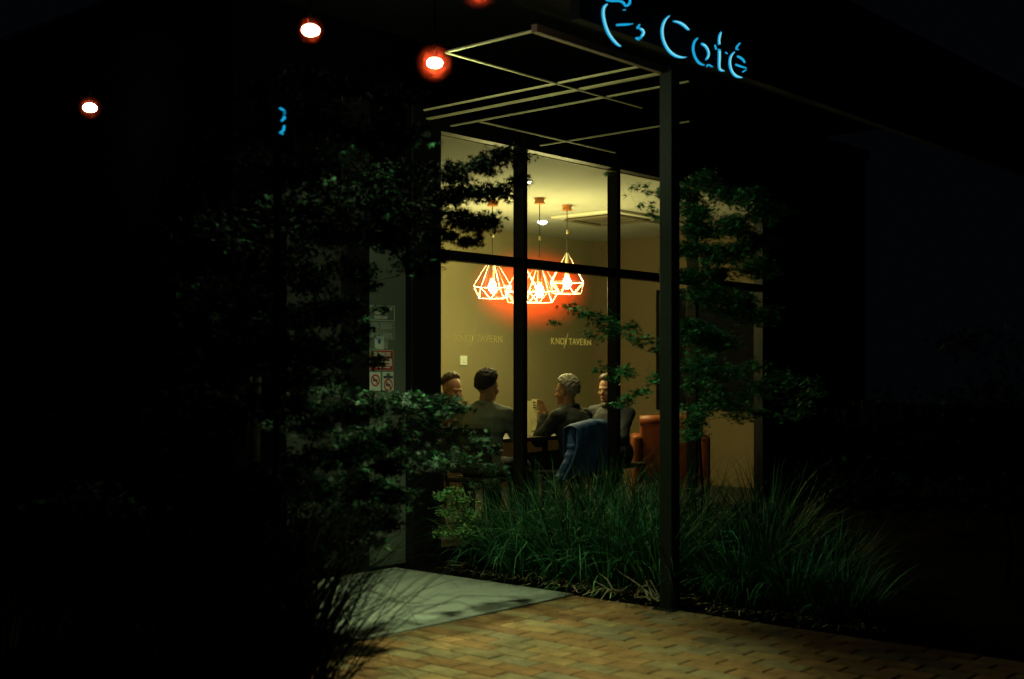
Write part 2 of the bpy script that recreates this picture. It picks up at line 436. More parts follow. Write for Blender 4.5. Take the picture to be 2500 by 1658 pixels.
# ------------------------------------------------------------------ canopy lamps
LAMPCOL = (.80, 1.0, .48)
def canopy_lamp(pos, label, watt, kind='SPOT', size=120, strong=False, gs=.085):
    t = thing('canopy_lamp', label, 'lamp', pos, 0, 'lamps under the canopy')
    MB().tube([(0, 0, .61), (0, 0, .026)], [.004, .008], 8).build('stem', M['void'], t)
    MB().ell((0, 0, 0), (.041, .041, .026)).build('bulb', M['lampbulb'], t, smooth=True)
    g = MB().ell((0, 0, 0), (1, 1, 1), sub=4).build('halo_volume', M['halo_volume' if kind == 'POINT' or strong else 'halo_volume_dim'], t, smooth=True)  # added scattering sphere, a red halation halo round the bulb
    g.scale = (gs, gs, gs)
    l = bpy.data.lights.new('lamp_light', kind); l.energy = watt; l.color = LAMPCOL; l.shadow_soft_size = .04
    if kind == 'SPOT': l.spot_size = R(size); l.spot_blend = 1
    lo = bpy.data.objects.new('lamp_light', l); link(lo, t); lo.location = (0, 0, -.12 if kind == 'SPOT' else -.26)
    if strong and gs > .1:                                  # extra light added below this bulb to brighten the battens
        batten_fill = bpy.data.lights.new('lamp_light', 'POINT'); batten_fill.energy = 13; batten_fill.color = LAMPCOL; batten_fill.shadow_soft_size = .04
        lo = bpy.data.objects.new('lamp_light', batten_fill); link(lo, t); lo.location = (0, 0, -.26)
    return t
canopy_lamp((4.555, 4.54, 2.885), 'round lamp with red glow where two cream battens meet', 90, 'SPOT', 120, True, .105)
canopy_lamp((3.74, 4.55, 2.885), 'round glowing lamp high up between the tree and the batten corner, second from left', 165, 'SPOT', 92, False, .072)
canopy_lamp((3.93, 6.86, 2.885), 'glowing lamp furthest left, low over the dark tree', 4, 'SPOT', 100, False, .076)
canopy_lamp((3.90, 3.62, 2.935), 'lamp cut off by the top edge with only its red glow showing', 270, 'SPOT', 60, True, .10)

fc = MB(); P_ = [(4.555, 4.54), (3.74, 4.55), (3.90, 3.64)]
for (x0, y0), (x1, y1) in zip(P_, P_[1:]): fc.tube([(x0, y0, 3.496), ((x0+x1)/2, (y0+y1)/2, 3.47), (x1, y1, 3.496)], .006, 6)
fc.tube([(3.74, 4.55, 3.496), (3.85, 5.7, 3.46), (3.93, 6.86, 3.496), (3.95, 8.4, 3.52)], .006, 6)
tag(fc.build('hanging_cable', M['void']), 'thin black cable strung high up that the round lamps hang from', 'cable')
# ------------------------------------------------------------------ cyan sign on the fascia
sg = thing('cafe_sign', 'cyan lit script letters of the cafe name on the dark fascia', 'sign', (5.6, 3.49, 3.0))
def strokes(letter, lst):
    q = MB(); core = MB()
    for st in lst:
        P = []
        for (x, y, wd) in st:
            p = on_y(1400+x/4.73, y/4.73, 3.455); P.append((p, wd/4.73*.80/F*6.2))
        # smooth the stroke
        pts = [p for p, _ in P]; wid = [a for _, a in P]
        for _ in range(2):
            np_, nw = [pts[0]], [wid[0]]
            for i in range(len(pts)-1):
                np_ += [pts[i]*.75+pts[i+1]*.25, pts[i]*.25+pts[i+1]*.75]; nw += [wid[i]*.75+wid[i+1]*.25, wid[i]*.25+wid[i+1]*.75]
            pts, wid = np_+[pts[-1]], nw+[wid[-1]]
        q.ribbon(pts, [max(a, .003) for a in wid], (0, -1, 0), .006)
        if max(wid) > .013: core.ribbon([p+Vector((0, -.0025, 0)) for p in pts[2:-2]], [max(a*.55-.001, .0005) for a in wid[2:-2]], (0, -1, 0), .002)
    lo = part(q, 'letter', M['cyan'], sg)
    c_ = link(bpy.data.objects.new('tube_core', core.mesh('tube_core')), lo); c_.data.materials.append(M['cyancore'])
strokes('G', [[(370, -25, 15), (390, 0, 22), (450, 12, 22), (540, 8, 22), (588, 30, 30), (605, 70, 22), (640, 58, 26), (662, 25, 30), (655, -15, 25)], [(580, 116, 8), (605, 112, 12)],
  [(395, 45, 12), (355, 80, 35), (345, 150, 45), (360, 250, 48), (400, 370, 45), (460, 460, 40), (520, 520, 25), (550, 535, 8)], [(505, 288, 22), (560, 285, 26), (630, 282, 24), (690, 275, 8)]])
strokes('s', [[(770, 285, 20), (742, 325, 25)], [(765, 325, 15), (810, 350, 45), (815, 390, 45), (785, 425, 22)], [(790, 440, 15), (740, 433, 15), (722, 443, 12), (765, 460, 12)]])
strokes('C', [[(1115, 180, 6), (1060, 230, 28), (1030, 310, 45), (1028, 400, 48), (1050, 490, 46), (1100, 580, 45), (1170, 640, 40), (1250, 665, 25), (1308, 660, 8)],
  [(1160, 245, 15), (1220, 255, 30), (1280, 290, 42), (1320, 330, 38), (1338, 345, 10)]])
strokes('a', [[(1440, 440, 12), (1400, 480, 28), (1385, 550, 35), (1395, 620, 35), (1425, 690, 34), (1465, 735, 28), (1515, 752, 10)],
  [(1485, 505, 30), (1530, 530, 35), (1560, 580, 42), (1568, 640, 38), (1535, 690, 15)], [(1545, 768, 10), (1562, 742, 20), (1610, 772, 8)]])
strokes('f', [[(1710, 370, 15), (1690, 420, 40), (1685, 480, 42), (1690, 515, 40)], [(1640, 520, 20), (1655, 570, 25)], [(1690, 570, 55), (1690, 680, 52), (1685, 770, 45), (1700, 810, 35), (1745, 820, 10)], [(1762, 603, 10), (1782, 620, 10)]])
strokes('e', [[(1930, 495, 10), (1900, 530, 25), (1880, 565, 22), (1910, 572, 10)], [(1865, 597, 8), (1825, 640, 28), (1808, 700, 42), (1815, 780, 46), (1845, 845, 45), (1890, 885, 38), (1955, 897, 8)],
  [(1900, 650, 20), (1945, 670, 32), (1980, 710, 30), (1985, 725, 10)], [(1880, 745, 22), (1930, 765, 25), (2000, 785, 10)], [(2000, 805, 10), (1960, 830, 15)]])
# small cyan sign at the recess on the left
p = at(696, 293, 4.85)
sm = thing('blade_sign', 'small cyan lit sign seen edge on in the dark at left', 'sign', p)
MB().box((-.07, .02, -.12), (.07, .04, .12), .004).build('backing', M['soffit'], sm)
MB().tube([(0, .05, -.11), (0, .05, -p.z)], .016, 8).build('pole', M['soffit'], sm)
q = MB(); q.ribbon([(-.014, .012, .047), (.010, .012, .040), (.010, .012, .012), (-.004, .012, -.002)], [.004, .006, .008, .005], (0, -1, 0), .012)
q.ribbon([(.009, .012, -.018), (.005, .012, -.038), (-.012, .012, -.050), (.003, .012, -.052)], [.004, .007, .006, .004], (0, -1, 0), .012)
q.build('letter', M['cyan'], sm)

# ------------------------------------------------------------------ notices on the grey side panel
YS = YF-.031
def pl(x, y):                          # pixel of the close-up -> point on the panel
    return on_y(870+x/6.03, 720+y/6.03, YS)
def plate(mb, x0, y0, x1, y1, lift=.0, thick=.003):
    a = pl(x0, y0); bq = pl(x1, y0+ (x1-x0)*.055*0)
    z0 = pl(x0, y0).z; z1 = pl(x0, y1).z
    mb.box((a.x, YS-lift-thick, z1), (bq.x, YS-lift, z0)); return a.x, bq.x, z1, z0
def frame(mb, x0, x1, z0, z1, t, y, d=.0015):
    mb.box((x0, y-d, z0), (x1, y, z0+t)); mb.box((x0, y-d, z1-t), (x1, y, z1))
    mb.box((x0, y-d, z0+t), (x0+t, y, z1-t)); mb.box((x1-t, y-d, z0+t), (x1, y, z1-t))
def lines(mb, x0, x1, z0, z1, n, y, seed):
    rr = random.Random(seed); h = (z1-z0)/n
    for i in range(n):
        x = x0+rr.uniform(0, .1)*(x1-x0); xe = x1-rr.uniform(0, .15)*(x1-x0)
        while x < xe-.004:
            l = min(rr.uniform(.006, .02), xe-x)
            mb.box((x, y-.001, z0+h*(i+.25)), (x+l, y, z0+h*(i+.75))); x += l+.003
t = thing('opening_hours_sign', 'white lettering of the trading hours in a thin frame on the grey panel', 'sign', pl(360, 260))
def loc(o, th): o.matrix_parent_inverse = Matrix.Translation(-Vector(th.location)); return o
a, c = pl(157, 145), pl(560, 375); zc = pl(157, 370).z
q = MB(); frame(q, a.x, c.x, zc, a.z, .004, YS-.001); loc(q.build('border', M['white'], t), t)
xm = (a.x+c.x)/2; hh = a.z-zc
for i, (s_, z_) in enumerate((('TRADING HOURS', .70), ('10am - 4am', .41), ('EVERYDAY', .12))):
    loc(text(s_, .0275, (xm, YS-.002, zc+hh*z_), (1, 0, 0), (0, 0, 1), M['white'], 'lettering', t, 'CENTER', .001, .86, .0012), t)
t = thing('notice_stickers', 'four small framed white text notices below the trading hours', 'notice', pl(360, 520))
q = MB()
for k, (x0, y0, x1, y1) in enumerate(((165, 400, 350, 520), (365, 402, 550, 518), (165, 535, 350, 645), (370, 540, 555, 655))):
    A, B = pl(x0, y0), pl(x1, y0); zz = pl(x0, y1).z
    frame(q, A.x, B.x, zz, A.z, .002, YS-.001); lines(q, A.x+.006, B.x-.006, zz+.006, A.z-.006, 5, YS-.001, k)
loc(q.build('print', M['white'], t), t)
t = thing('paper_notice', 'pale paper notice with blue print above the red sign', 'notice', pl(340, 700))
q = MB(); x0, x1, z0, z1 = plate(q, 265, 612, 395, 800, .002); loc(q.build('sheet', M['white'], t), t)
q = MB(); q.ell(((x0+x1)/2, YS-.006, z0+(z1-z0)*.62), (.014, .001, .016)); lines(q, x0+.006, x1-.006, z0+(z1-z0)*.75, z1-.005, 3, YS-.0055, 9)
loc(q.build('print', M['blueprint'], t), t)
q = MB(); A, B = pl(398, 672), pl(460, 672); zz = pl(398, 792).z; frame(q, A.x, B.x, zz, A.z, .002, YS-.001); lines(q, A.x+.004, B.x-.004, zz+.004, A.z-.004, 5, YS-.001, 77)
loc(q.build('side_print', M['white'], t), t)
t = thing('parking_sign', 'red and white 30 minute sign on the grey panel', 'sign', pl(365, 960))
q = MB(); x0, x1, z0, z1 = plate(q, 192, 806, 537, 1112, .001); loc(q.build('plate', M['white'], t), t)
hh = z1-z0; q = MB()
q.box((x0+.004, YS-.006, z0+hh*.60), (x1-.004, YS-.004, z1-.004)); q.box((x0+.004, YS-.006, z0+.004), (x1-.004, YS-.004, z0+hh*.22))
q.box((x0+.004, YS-.006, z0+hh*.22), (x0+.012, YS-.004, z0+hh*.60)); q.box((x1-.012, YS-.006, z0+hh*.22), (x1-.004, YS-.004, z0+hh*.60))
lines(q, x0+.02, x1-.016, z0+hh*.42, z0+hh*.58, 1, YS-.004, 5); lines(q, x0+.02, x1-.016, z0+hh*.25, z0+hh*.40, 1, YS-.004, 6)
loc(q.build('print', M['red'], t), t)
loc(text('30 MINUTE', .036, ((x0+x1)/2, YS-.0065, z0+hh*.70), (1, 0, 0), (0, 0, 1), M['white'], 'lettering', t, 'CENTER', .001, .82, .002), t)
q = MB(); lines(q, x0+.03, x1-.03, z0+hh*.09, z0+hh*.2, 1, YS-.0065, 15); loc(q.build('small_print', M['white'], t), t)
def ring(mb, cx, cz, r, wd, y, slash=True):
    n = 28
    pts = [(cx+r*math.cos(2*math.pi*i/n), y, cz+r*math.sin(2*math.pi*i/n)) for i in range(n+1)]
    mb.ribbon(pts, [wd]*(n+1), (0, -1, 0), .001)
    if slash: mb.ribbon([(cx-r*.7, y-.001, cz+r*.7), (cx+r*.7, y-.001, cz-r*.7)], [wd]*2, (0, -1, 0), .001)
for k, (xa, xb, lab) in enumerate(((192, 352, 'white prohibition sign with red ring, left of the no smoking sign'), (380, 542, 'white no smoking sign with red ring and black words'))):
    t = thing('prohibition_sign', lab, 'sign', pl((xa+xb)/2, 1260), 0, 'prohibition signs on the grey panel')
    q = MB(); x0, x1, z0, z1 = plate(q, xa, 1132, xb, 1410, .001); loc(q.build('plate', M['white'], t), t)
    xm = (x0+x1)/2; q = MB(); zc_ = z0+(z1-z0)*(.55 if k == 0 else .30); r_ = (x1-x0)*.36
    ring(q, xm, zc_, r_, .009, YS-.006); loc(q.build('red_ring', M['red'], t), t)
    q = MB(); q.box((xm-r_*.6, YS-.0055, zc_-.006), (xm+r_*.5, YS-.0045, zc_+.006)); loc(q.build('symbol', M['inkblack'], t), t)
    if k == 1:
        for s_, z_ in (('NO', .80), ('SMOKING', .66)):
            loc(text(s_, .021, (xm, YS-.006, z0+(z1-z0)*z_), (1, 0, 0), (0, 0, 1), M['inkblack'], 'lettering', t, 'CENTER', .001, .85, .001), t)

# ================================================================== ROOM CONTENTS
def pendant(x, y, zb, label):
    t = thing('pendant_lamp', label, 'lamp', (x, y, zb), 0, 'wire cage pendants over the table')
    top = ZC-zb
    q = MB(); q.tube([(0, 0, top-.052), (0, 0, top-.042), (0, 0, top-.04), (0, 0, top-.012), (0, 0, top-.01), (0, 0, top-.0005)], [.052, .052, .045, .045, .052, .052], 24)
    q.build('ceiling_rose', M['copper'], t)
    MB().tube([(0, 0, top-.052), (0, 0, .32)], .0045, 6).build('cord', M['cord'], t)
    q = MB(); q.ell((.006, 0, .50), (.014, .010, .018)); q.ell((0, 0, .515), (.008, .008, .012)); q.build('cord_grip', M['brass'], t)
    MB().tube([(0, 0, .30), (0, 0, .21), (0, 0, .09), (0, 0, .07)], [.008, .02, .022, .018], 14).build('socket', M['brass'], t)
    MB().tube([(0, 0, .075), (0, 0, .06), (0, 0, .035), (0, 0, .0), (0, 0, -.03), (0, 0, -.048), (0, 0, -.056)], [.014, .018, .033, .039, .032, .018, .004], 20).build('bulb', M['bulb'], t, smooth=True)
    q = MB(); n = 6; ph = random.uniform(0, 1)
    mid = [Vector((.186*math.cos(2*math.pi*(k+ph)/n), .186*math.sin(2*math.pi*(k+ph)/n), 0.01)) for k in range(n)]
    bot = [Vector((.140*math.cos(2*math.pi*(k+.5+ph)/n), .140*math.sin(2*math.pi*(k+.5+ph)/n), -.10)) for k in range(n)]
    ap = Vector((0, 0, .30))
    for k in range(n):
        a_ = (ap-Vector((0, 0, 0)))
        for (p0, p1) in ((ap+Vector((mid[k].x, mid[k].y, 0))*.04, mid[k]), (mid[k], mid[(k+1) % n]), (mid[k], bot[k]), (mid[(k+1) % n], bot[k]), (bot[k], bot[(k+1) % n])):
            q.tube([p0, p1], .0019, 6)
    q.build('cage', M['cagem'], t)
    l = bpy.data.lights.new('pendant_light', 'POINT'); l.energy = 34; l.color = (1, .80, .25); l.shadow_soft_size = .03
    lo = bpy.data.objects.new('pendant_light', l); link(lo, t); lo.location = (0, 0, 0.01)
    return t
pendant(8.78, 7.97, 2.115, 'wire cage pendant furthest left of the cluster')
pendant(8.96, 7.53, 2.065, 'lowest wire cage pendant, right beside the mullion')
pendant(9.50, 7.63, 2.18, 'highest wire cage pendant, on the right of the cluster')
pendant(9.25, 8.00, 2.095, 'wire cage pendant half hidden behind the dark mullion')
hz = MB().ell((0, 0, 0), (1, 1, 1), sub=4).build('halation', M['glow'], smooth=True)  # added scattering volume, imitates red halation round the pendant bulbs
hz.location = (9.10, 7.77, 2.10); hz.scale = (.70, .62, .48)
tag(hz, 'orange red haze volume added round the pendant lamps', 'halation', kind='stuff')

def bulbfit(name, label, pos, r, e, flat):
    t = thing(name, label, 'lamp', pos)
    MB().tube([(0, 0, 0), (0, 0, -.008)], [r*1.25, r*1.25], 24).build('trim', M['aircon'], t)
    MB().ell((0, 0, -.009), (r, r, flat)).build('lens', M['downl'], t, smooth=True)
    return t
bulbfit('ceiling_downlight', 'oval white ceiling light behind the middle pendant cord', (10.28, 8.60, ZC), .052, 1, .03)
bulbfit('ceiling_spotlight', 'tiny round bright light near the top of the dark mullion', (8.09, 6.915, ZC-.001), .018, 1, .02)
def room_spot(x, y, watt):
    l = bpy.data.lights.new('downlight_light', 'SPOT'); l.energy = watt; l.color = (1, .8, .4); l.spot_size = R(110); l.spot_blend = .8; l.shadow_soft_size = .05
    return l
for o in [o for o in scene.objects if o.name in ('ceiling_downlight', 'ceiling_spotlight')]:
    lo = bpy.data.objects.new('downlight_light', room_spot(0, 0, 40)); link(lo, o); lo.location = (0, 0, -.05)

ac = thing('air_conditioner', 'square ceiling air conditioner cassette', 'air conditioner', (10.42, 7.84, ZC))
MB().box((-.42, -.42, -.03), (.42, .42, -.0005), .012, 2).build('panel', M['aircon'], ac)
MB().box((-.24, -.24, -.036), (.24, .24, -.031), .003).build('grille', M['dark'], ac)
for k in range(4):
    q = MB(); q.box((-.30, .27, -.055), (.30, .34, -.045), .003, M=Matrix.Rotation(k*math.pi/2, 4, 'Z') @ Matrix.Rotation(.0, 4, 'X')); q.build('vane', M['dark'], ac)
vt = thing('ceiling_vent', 'flat ceiling vent beside the right hand mullion', 'vent', (11.1, 7.55, ZC))
MB().box((-.2, -.2, -.012), (.2, .2, -.0005), .003).build('frame', M['aircon'], vt)
q = MB()
for k in range(6): q.box((-.17, -.17+k*.06, -.02), (.17, -.14+k*.06, -.013))
q.build('slats', M['dark'], vt)
sw = thing('light_switch', 'white rectangular switch plate on the wall above the seated men', 'switch', (9.95, YB, 1.44))
MB().box((-.055, -.012, -.052), (.055, -.0005, .052), .003).build('plate', M['white'], sw)
MB().box((-.015, -.018, -.022), (.015, -.0125, .022), .002).build('rocker', M['white'], sw)

# table
tb = thing('cafe_table', 'dark timber cafe table with the four men around it', 'table', (8.22, 7.14, 0))
MB().box((-.62, -.36, .71), (.62, .36, .745), .006, 2).build('tabletop', M['timber'], tb)
for sx in (-1, 1):
    MB().tube([(sx*.35, 0, .709), (sx*.35, 0, .03)], .03, 12).box((sx*.35-.2, -.25, 0), (sx*.35+.2, .25, .028), .006).build('leg', M['chair'], tb)

def make_chair(pos, rz, label, back=True):
    t = thing('cafe_chair', label, 'chair', pos, rz, 'black chairs at the table')
    # the chair faces +Y locally
    MB().box((-.21, -.20, .42), (.21, .22, .46), .015, 2).build('seat', M['chair'], t)
    q = MB(); n = 9
    vs = []; 
    for i in range(n):
        a = -1+2*i/(n-1); yy = -.20-.05*(1-a*a)
        for (dy, zz) in ((0, .50), (.022, .50), (.01-.03, .855), (.032-.03, .855)): vs.append((a*.225, yy+dy-.0, zz))
    fs = []
    for i in range(n-1):
        k = 4*i; j = k+4
        fs += [(k, j, j+2, k+2), (k+1, k+3, j+3, j+1), (k+2, j+2, j+3, k+3), (k, k+1, j+1, j)]
    fs += [(0, 2, 3, 1), (4*n-4, 4*n-3, 4*n-1, 4*n-2)]
    q.add(vs, fs)
    if back: q.build('backrest', M['chair'], t, smooth=False)
    for sx in (-1, 1):
        MB().tube([(sx*.17, .18, .42), (sx*.20, .21, 0)], [.016, .011], 8).build('leg', M['chair'], t)
        MB().tube(([(sx*.20, -.235, .56)] if back else [])+[(sx*.18, -.19, .42), (sx*.20, -.24, 0)], ([.014] if back else [])+[.016, .011], 8).build('leg', M['chair'], t)
    return t

# ------------------------------------------------------------------ people
def frame_mat(pos, yaw, pitch=0, roll=0):
    return Matrix.Translation(Vector(pos)) @ Matrix.Rotation(yaw, 4, 'Z') @ Matrix.Rotation(pitch, 4, 'Y') @ Matrix.Rotation(roll, 4, 'X')
def hand(mb, Mh, side=1, curl=.5):
    """palm along local +X, thumb on local +Y*side, palm facing -Z"""
    mb.box((-.005, -.040, -.014), (.085, .040, .012), .011, 2, M=Mh)
    for k, (yy, ln, r_) in enumerate(((.030, .072, .0092), (.010, .080, .0095), (-.011, .074, .0092), (-.031, .058, .0082))):
        p = Vector((.080, yy*side, 0)); a = curl*(.35+.12*k)
        for seg in (.45, .32, .23):
            q = p + Vector((math.cos(a), 0.04*side*(1-k), -math.sin(a)))*ln*seg
            mb.cap(p, q, r_, r_*.9, 10, Mh); p = q; a += curl*.75; r_ *= .92
    p = Vector((.018, .036*side, -.004)); a = .75
    for seg, r_ in ((.042, .0125), (.034, .0108), (.026, .0092)):
        q = p + Vector((math.cos(a), math.sin(a)*side, -.35*curl))*seg
        mb.cap(p, q, r_, r_*.9, 10, Mh); p = q; a -= .25

def person(pos, yaw, label, hairm, topm, head_yaw=0, head_pitch=0, lean=.08, top_z=1.28, lhand=(.42, .16, .80), rhand=(.42, -.16, .80),
           lyaw=-.4, ryaw=.4, lroll=0, rroll=0, lpitch=0, rpitch=0, hair='short', collar=True, shoulder=.19):
    """seated figure, local +X forward, +Y its left; pos = point on the floor under the hips"""
    t = thing('person', label, 'person', pos, yaw)
    body = MB(); dz = top_z-1.295
    hip = Vector((0, 0, .55)); chest = Vector((.30*lean+.01, 0, .86+dz*.8)); nb = Vector((lean*.5+.0, 0, 1.01+dz)); hc = Vector((lean*.5+.045, 0, 1.165+dz))
    body.ell(hip, (.135, .175, .13)); body.ell((hip+chest)/2, (.115, .15, .18)); body.ell(chest, (.125, .175, .17))
    body.cap(nb+Vector((-.01, 0, -.05)), hc+Vector((-.02, 0, -.03)), .056, .050)
    sh = {}
    for s_, hd, hy, hr, hp in ((1, lhand, lyaw, lroll, lpitch), (-1, rhand, ryaw, rroll, rpitch)):
        S = Vector((nb.x-.01, s_*shoulder, nb.z-.055)); Hn = Vector(hd)
        Hn = Vector((hd[0], hd[1], hd[2]))
        # two-bone elbow
        L1, L2 = .29, .26; dv = Hn-S; D = min(dv.length, L1+L2-.005); Hn = S+dv.normalized()*D
        a_ = (L1*L1-L2*L2+D*D)/(2*D); hgt = math.sqrt(max(L1*L1-a_*a_, 0))
        dn = dv.normalized(); pole = Vector((-.25, s_*.55, -1)); pole = (pole-dn*pole.dot(dn)).normalized()
        E = S+dn*a_+pole*hgt
        body.cap(nb+Vector((0, s_*.06, -.04)), S, .055, .056); body.cap(S, E, .052, .042); body.cap(E, Hn, .042, .027)
        sh[s_] = (S, E, Hn)
        Mh = Matrix.Translation(Hn) @ Matrix.Rotation(hy, 4, 'Z') @ Matrix.Rotation(hp, 4, 'Y') @ Matrix.Rotation(hr, 4, 'X')
        hand(body, Mh, -s_ if s_ > 0 else 1, .55)
    legs = []
    for s_ in (1, -1):
        Hp = Vector((.02, s_*.095, .53)); K = Vector((.44, s_*.13, .52)); A = Vector((.42, s_*.13, .09))
        body.cap(Hp, K, .082, .056); body.cap(K, A, .054, .036); body.cap(A+Vector((0, 0, -.045)), A+Vector((.15, 0, -.055)), .038, .03)
        legs.append((Hp, K, A))
    Mh = frame_mat(hc, head_yaw, head_pitch)
    body.ell((-.012, 0, .028), (.098, .076, .098), Mh); body.ell((.028, 0, -.025), (.068, .066, .075), Mh); body.ell((.040, 0, -.070), (.050, .048, .042), Mh)
    body.ell((.074, 0, .020), (.022, .052, .014), Mh)                                  # brow
    body.cap((.086, 0, .008), (.110, 0, -.030), .009, .0135, 10, Mh)                     # nose
    body.ell((.088, 0, -.062), (.012, .024, .010), Mh); body.ell((.080, 0, -.092), (.020, .022, .018), Mh)   # mouth, chin
    for s_ in (1, -1):
        body.ell((.066, s_*.042, -.028), (.022, .020, .022), Mh)
        body.ell((-.006, s_*.078, -.006), (.021, .010, .033), Mh @ Matrix.Rotation(0, 4, 'Z'))
    o = body.build('body', M['skin'], t); remesh(o, .0065, 4)
    for s_ in (1, -1):
        MB().ell((.0905, s_*.032, -.001), (.005, .0085, .0045), Mh).build('eye', M['eye'], t, smooth=True)
        MB().ell((.0885, s_*.034, .021), (.0035, .014, .003), Mh).build('eyebrow', hairm, t, smooth=True)
    MB().ell((.0985, 0, -.061), (.004, .020, .0035), Mh).build('mouth', M['lip'], t, smooth=True)
    # hair: closed shell that dives under the skin at the face and nape
    bm = bmesh.new(); bmesh.ops.create_icosphere(bm, subdivisions=6, radius=1)
    for v in bm.verts:
        d = v.co.normalized()
        line = .38 if hair != 'receding' else .78
        front = d.x*1.0 - (d.z-line)*1.3                                               # >0 on the face side
        side = -(d.z+.34) - max(0, -d.x)*.62                                           # below the hair line
        k = max(front-.25, side)
        k += mnoise.noise(Vector(d*12))*.10; m_ = 1/(1+math.exp(k*16))
        n_ = mnoise.noise(Vector(d*5)+Vector(pos))*.5 + mnoise.noise(Vector((d.x*14, d.y*14, d.z*7)))*.28 + mnoise.noise(Vector((d.x*34, d.y*34, d.z*14)))*.5
        thick = .016 + .016*max(0, d.z) + (.018*max(0, d.x)*max(0, d.z) if hair == 'quiff' else 0) + n_*.012
        e = Vector((d.x*.100, d.y*.079, d.z*.100))
        e = e*(.90+.10*m_) + d*thick*m_
        v.co = Mh @ (Vector((-.014, 0, .028)) + e)
    me = bpy.data.meshes.new('hair'); bm.to_mesh(me); bm.free(); me.polygons.foreach_set('use_smooth', [True]*len(me.polygons)); me.materials.append(hairm)
    link(bpy.data.objects.new('hair', me), t)
    # top garment
    q = MB(); g = .016
    q.ell(hip+Vector((0, 0, .01)), (.135+g, .175+g, .13)); q.ell((hip+chest)/2, (.118+g, .155+g, .19)); q.ell(chest, (.127+g, .178+g, .17))
    q.ell(nb+Vector((-.02, 0, -.065)), (.085, .15, .06))
    for s_ in (1, -1):
        S, E, Hn = sh[s_]
        q.cap(nb+Vector((-.01, s_*.06, -.045)), S, .062, .070); q.cap(S, E, .069, .058); q.cap(E, Hn+(E-Hn).normalized()*.035, .058, .042)
        q.cap(nb+Vector((-.02, s_*.045, -.005)), S+Vector((0, -s_*.03, .005)), .050, .062)
    if collar:
        n = 20
        for k in range(n):
            a0, a1 = [2*math.pi*(k+j)/n for j in (0, 1)]
            f = lambda a: nb+Vector((.066*math.cos(a)+.002, .074*math.sin(a), .012+.03*(-math.cos(a)*.5+.5)))
            q.cap(f(a0), f(a1), .017, .017, 8)
    o = q.build('top', topm, t); remesh(o, .009, 5, .009, 11, pos[0])
    q = MB(); q.ell(hip-Vector((0, 0, .03)), (.15, .19, .11))
    for Hp, K, A in legs: q.cap(Hp, K, .096, .074); q.cap(K, A, .072, .055)
    o = q.build('trousers', M['trousers'], t); remesh(o, .012, 4, .006, 9, 2)
    q = MB()
    for Hp, K, A in legs: q.cap(A+Vector((-.02, 0, -.048)), A+Vector((.17, 0, -.05)), .045, .038)
    o = q.build('shoes', M['chair'], t); remesh(o, .01, 3)
    return t

FX = lambda dx, dy: math.atan2(dy, dx)
make_chair((8.20, 6.58, 0), R(4), 'black chair with the blue jacket hung over its back')
make_chair((7.25, 6.72, 0), R(-80), 'black chair under the man in the pale grey sweater')
make_chair((7.85, 7.74, 0), R(180), 'black chair on the far side of the table, by the wall')
make_chair((9.27, 6.86, 0), R(92), 'low black stool at the right end of the table behind the mullion', False)
person((7.255, 6.70, 0), FX(.97, .22), 'man with dark hair and pale grey sweater seen from behind', M['hairdark'], M['sweater'], head_yaw=-.10, head_pitch=.03, lean=.10, top_z=1.30,
       lhand=(.42, .20, .78), rhand=(.45, -.10, .80), hair='quiff', shoulder=.20)
person((8.44, 6.66, 0), R(90), 'grey haired man in dark jacket seen from behind in front of the menu', M['hairgrey'], M['jacketdark'], head_yaw=.18, head_pitch=.05, lean=.16, top_z=1.255,
       lhand=(.27, .12, .93), rhand=(.38, -.14, .80), lyaw=.35, lpitch=-1.15, lroll=R(80), shoulder=.19)
person((7.85, 7.71, 0), R(-90), 'man across the table with bare forehead showing above the leaves', M['hairbrown'], M['shirtbrown'], head_yaw=-.12, head_pitch=.22, lean=.12, top_z=1.27,
       lhand=(.40, .16, .79), rhand=(.40, -.16, .79), hair='receding')
person((9.255, 6.865, 0), FX(-1, -.02), 'man in navy top half hidden by the right mullion, facing the room', M['hairbrown'], M['shirtnavy'], head_yaw=.10, head_pitch=.05, lean=.14, top_z=1.265,
       lhand=(.42, .10, .80), rhand=(.40, -.16, .79))

# menu card
mc = thing('menu_card', 'tall folded pale menu card held up over the table', 'menu', (8.20, 6.98, .748), R(-42))
q = MB(); q.box((-.0, -.001, .04), (.046, .001, .315)); q.box((-.052, -.001, .0), (-.001, .001, .30), M=Matrix.Rotation(R(-40), 4, 'Z')); q.build('card', M['paper'], mc)
q = MB()
for zz in (.29, .268, .246): q.box((.010, -.0022, zz-.012), (.034, -.0012, zz), .0)
q.build('print', M['inkblack'], mc)

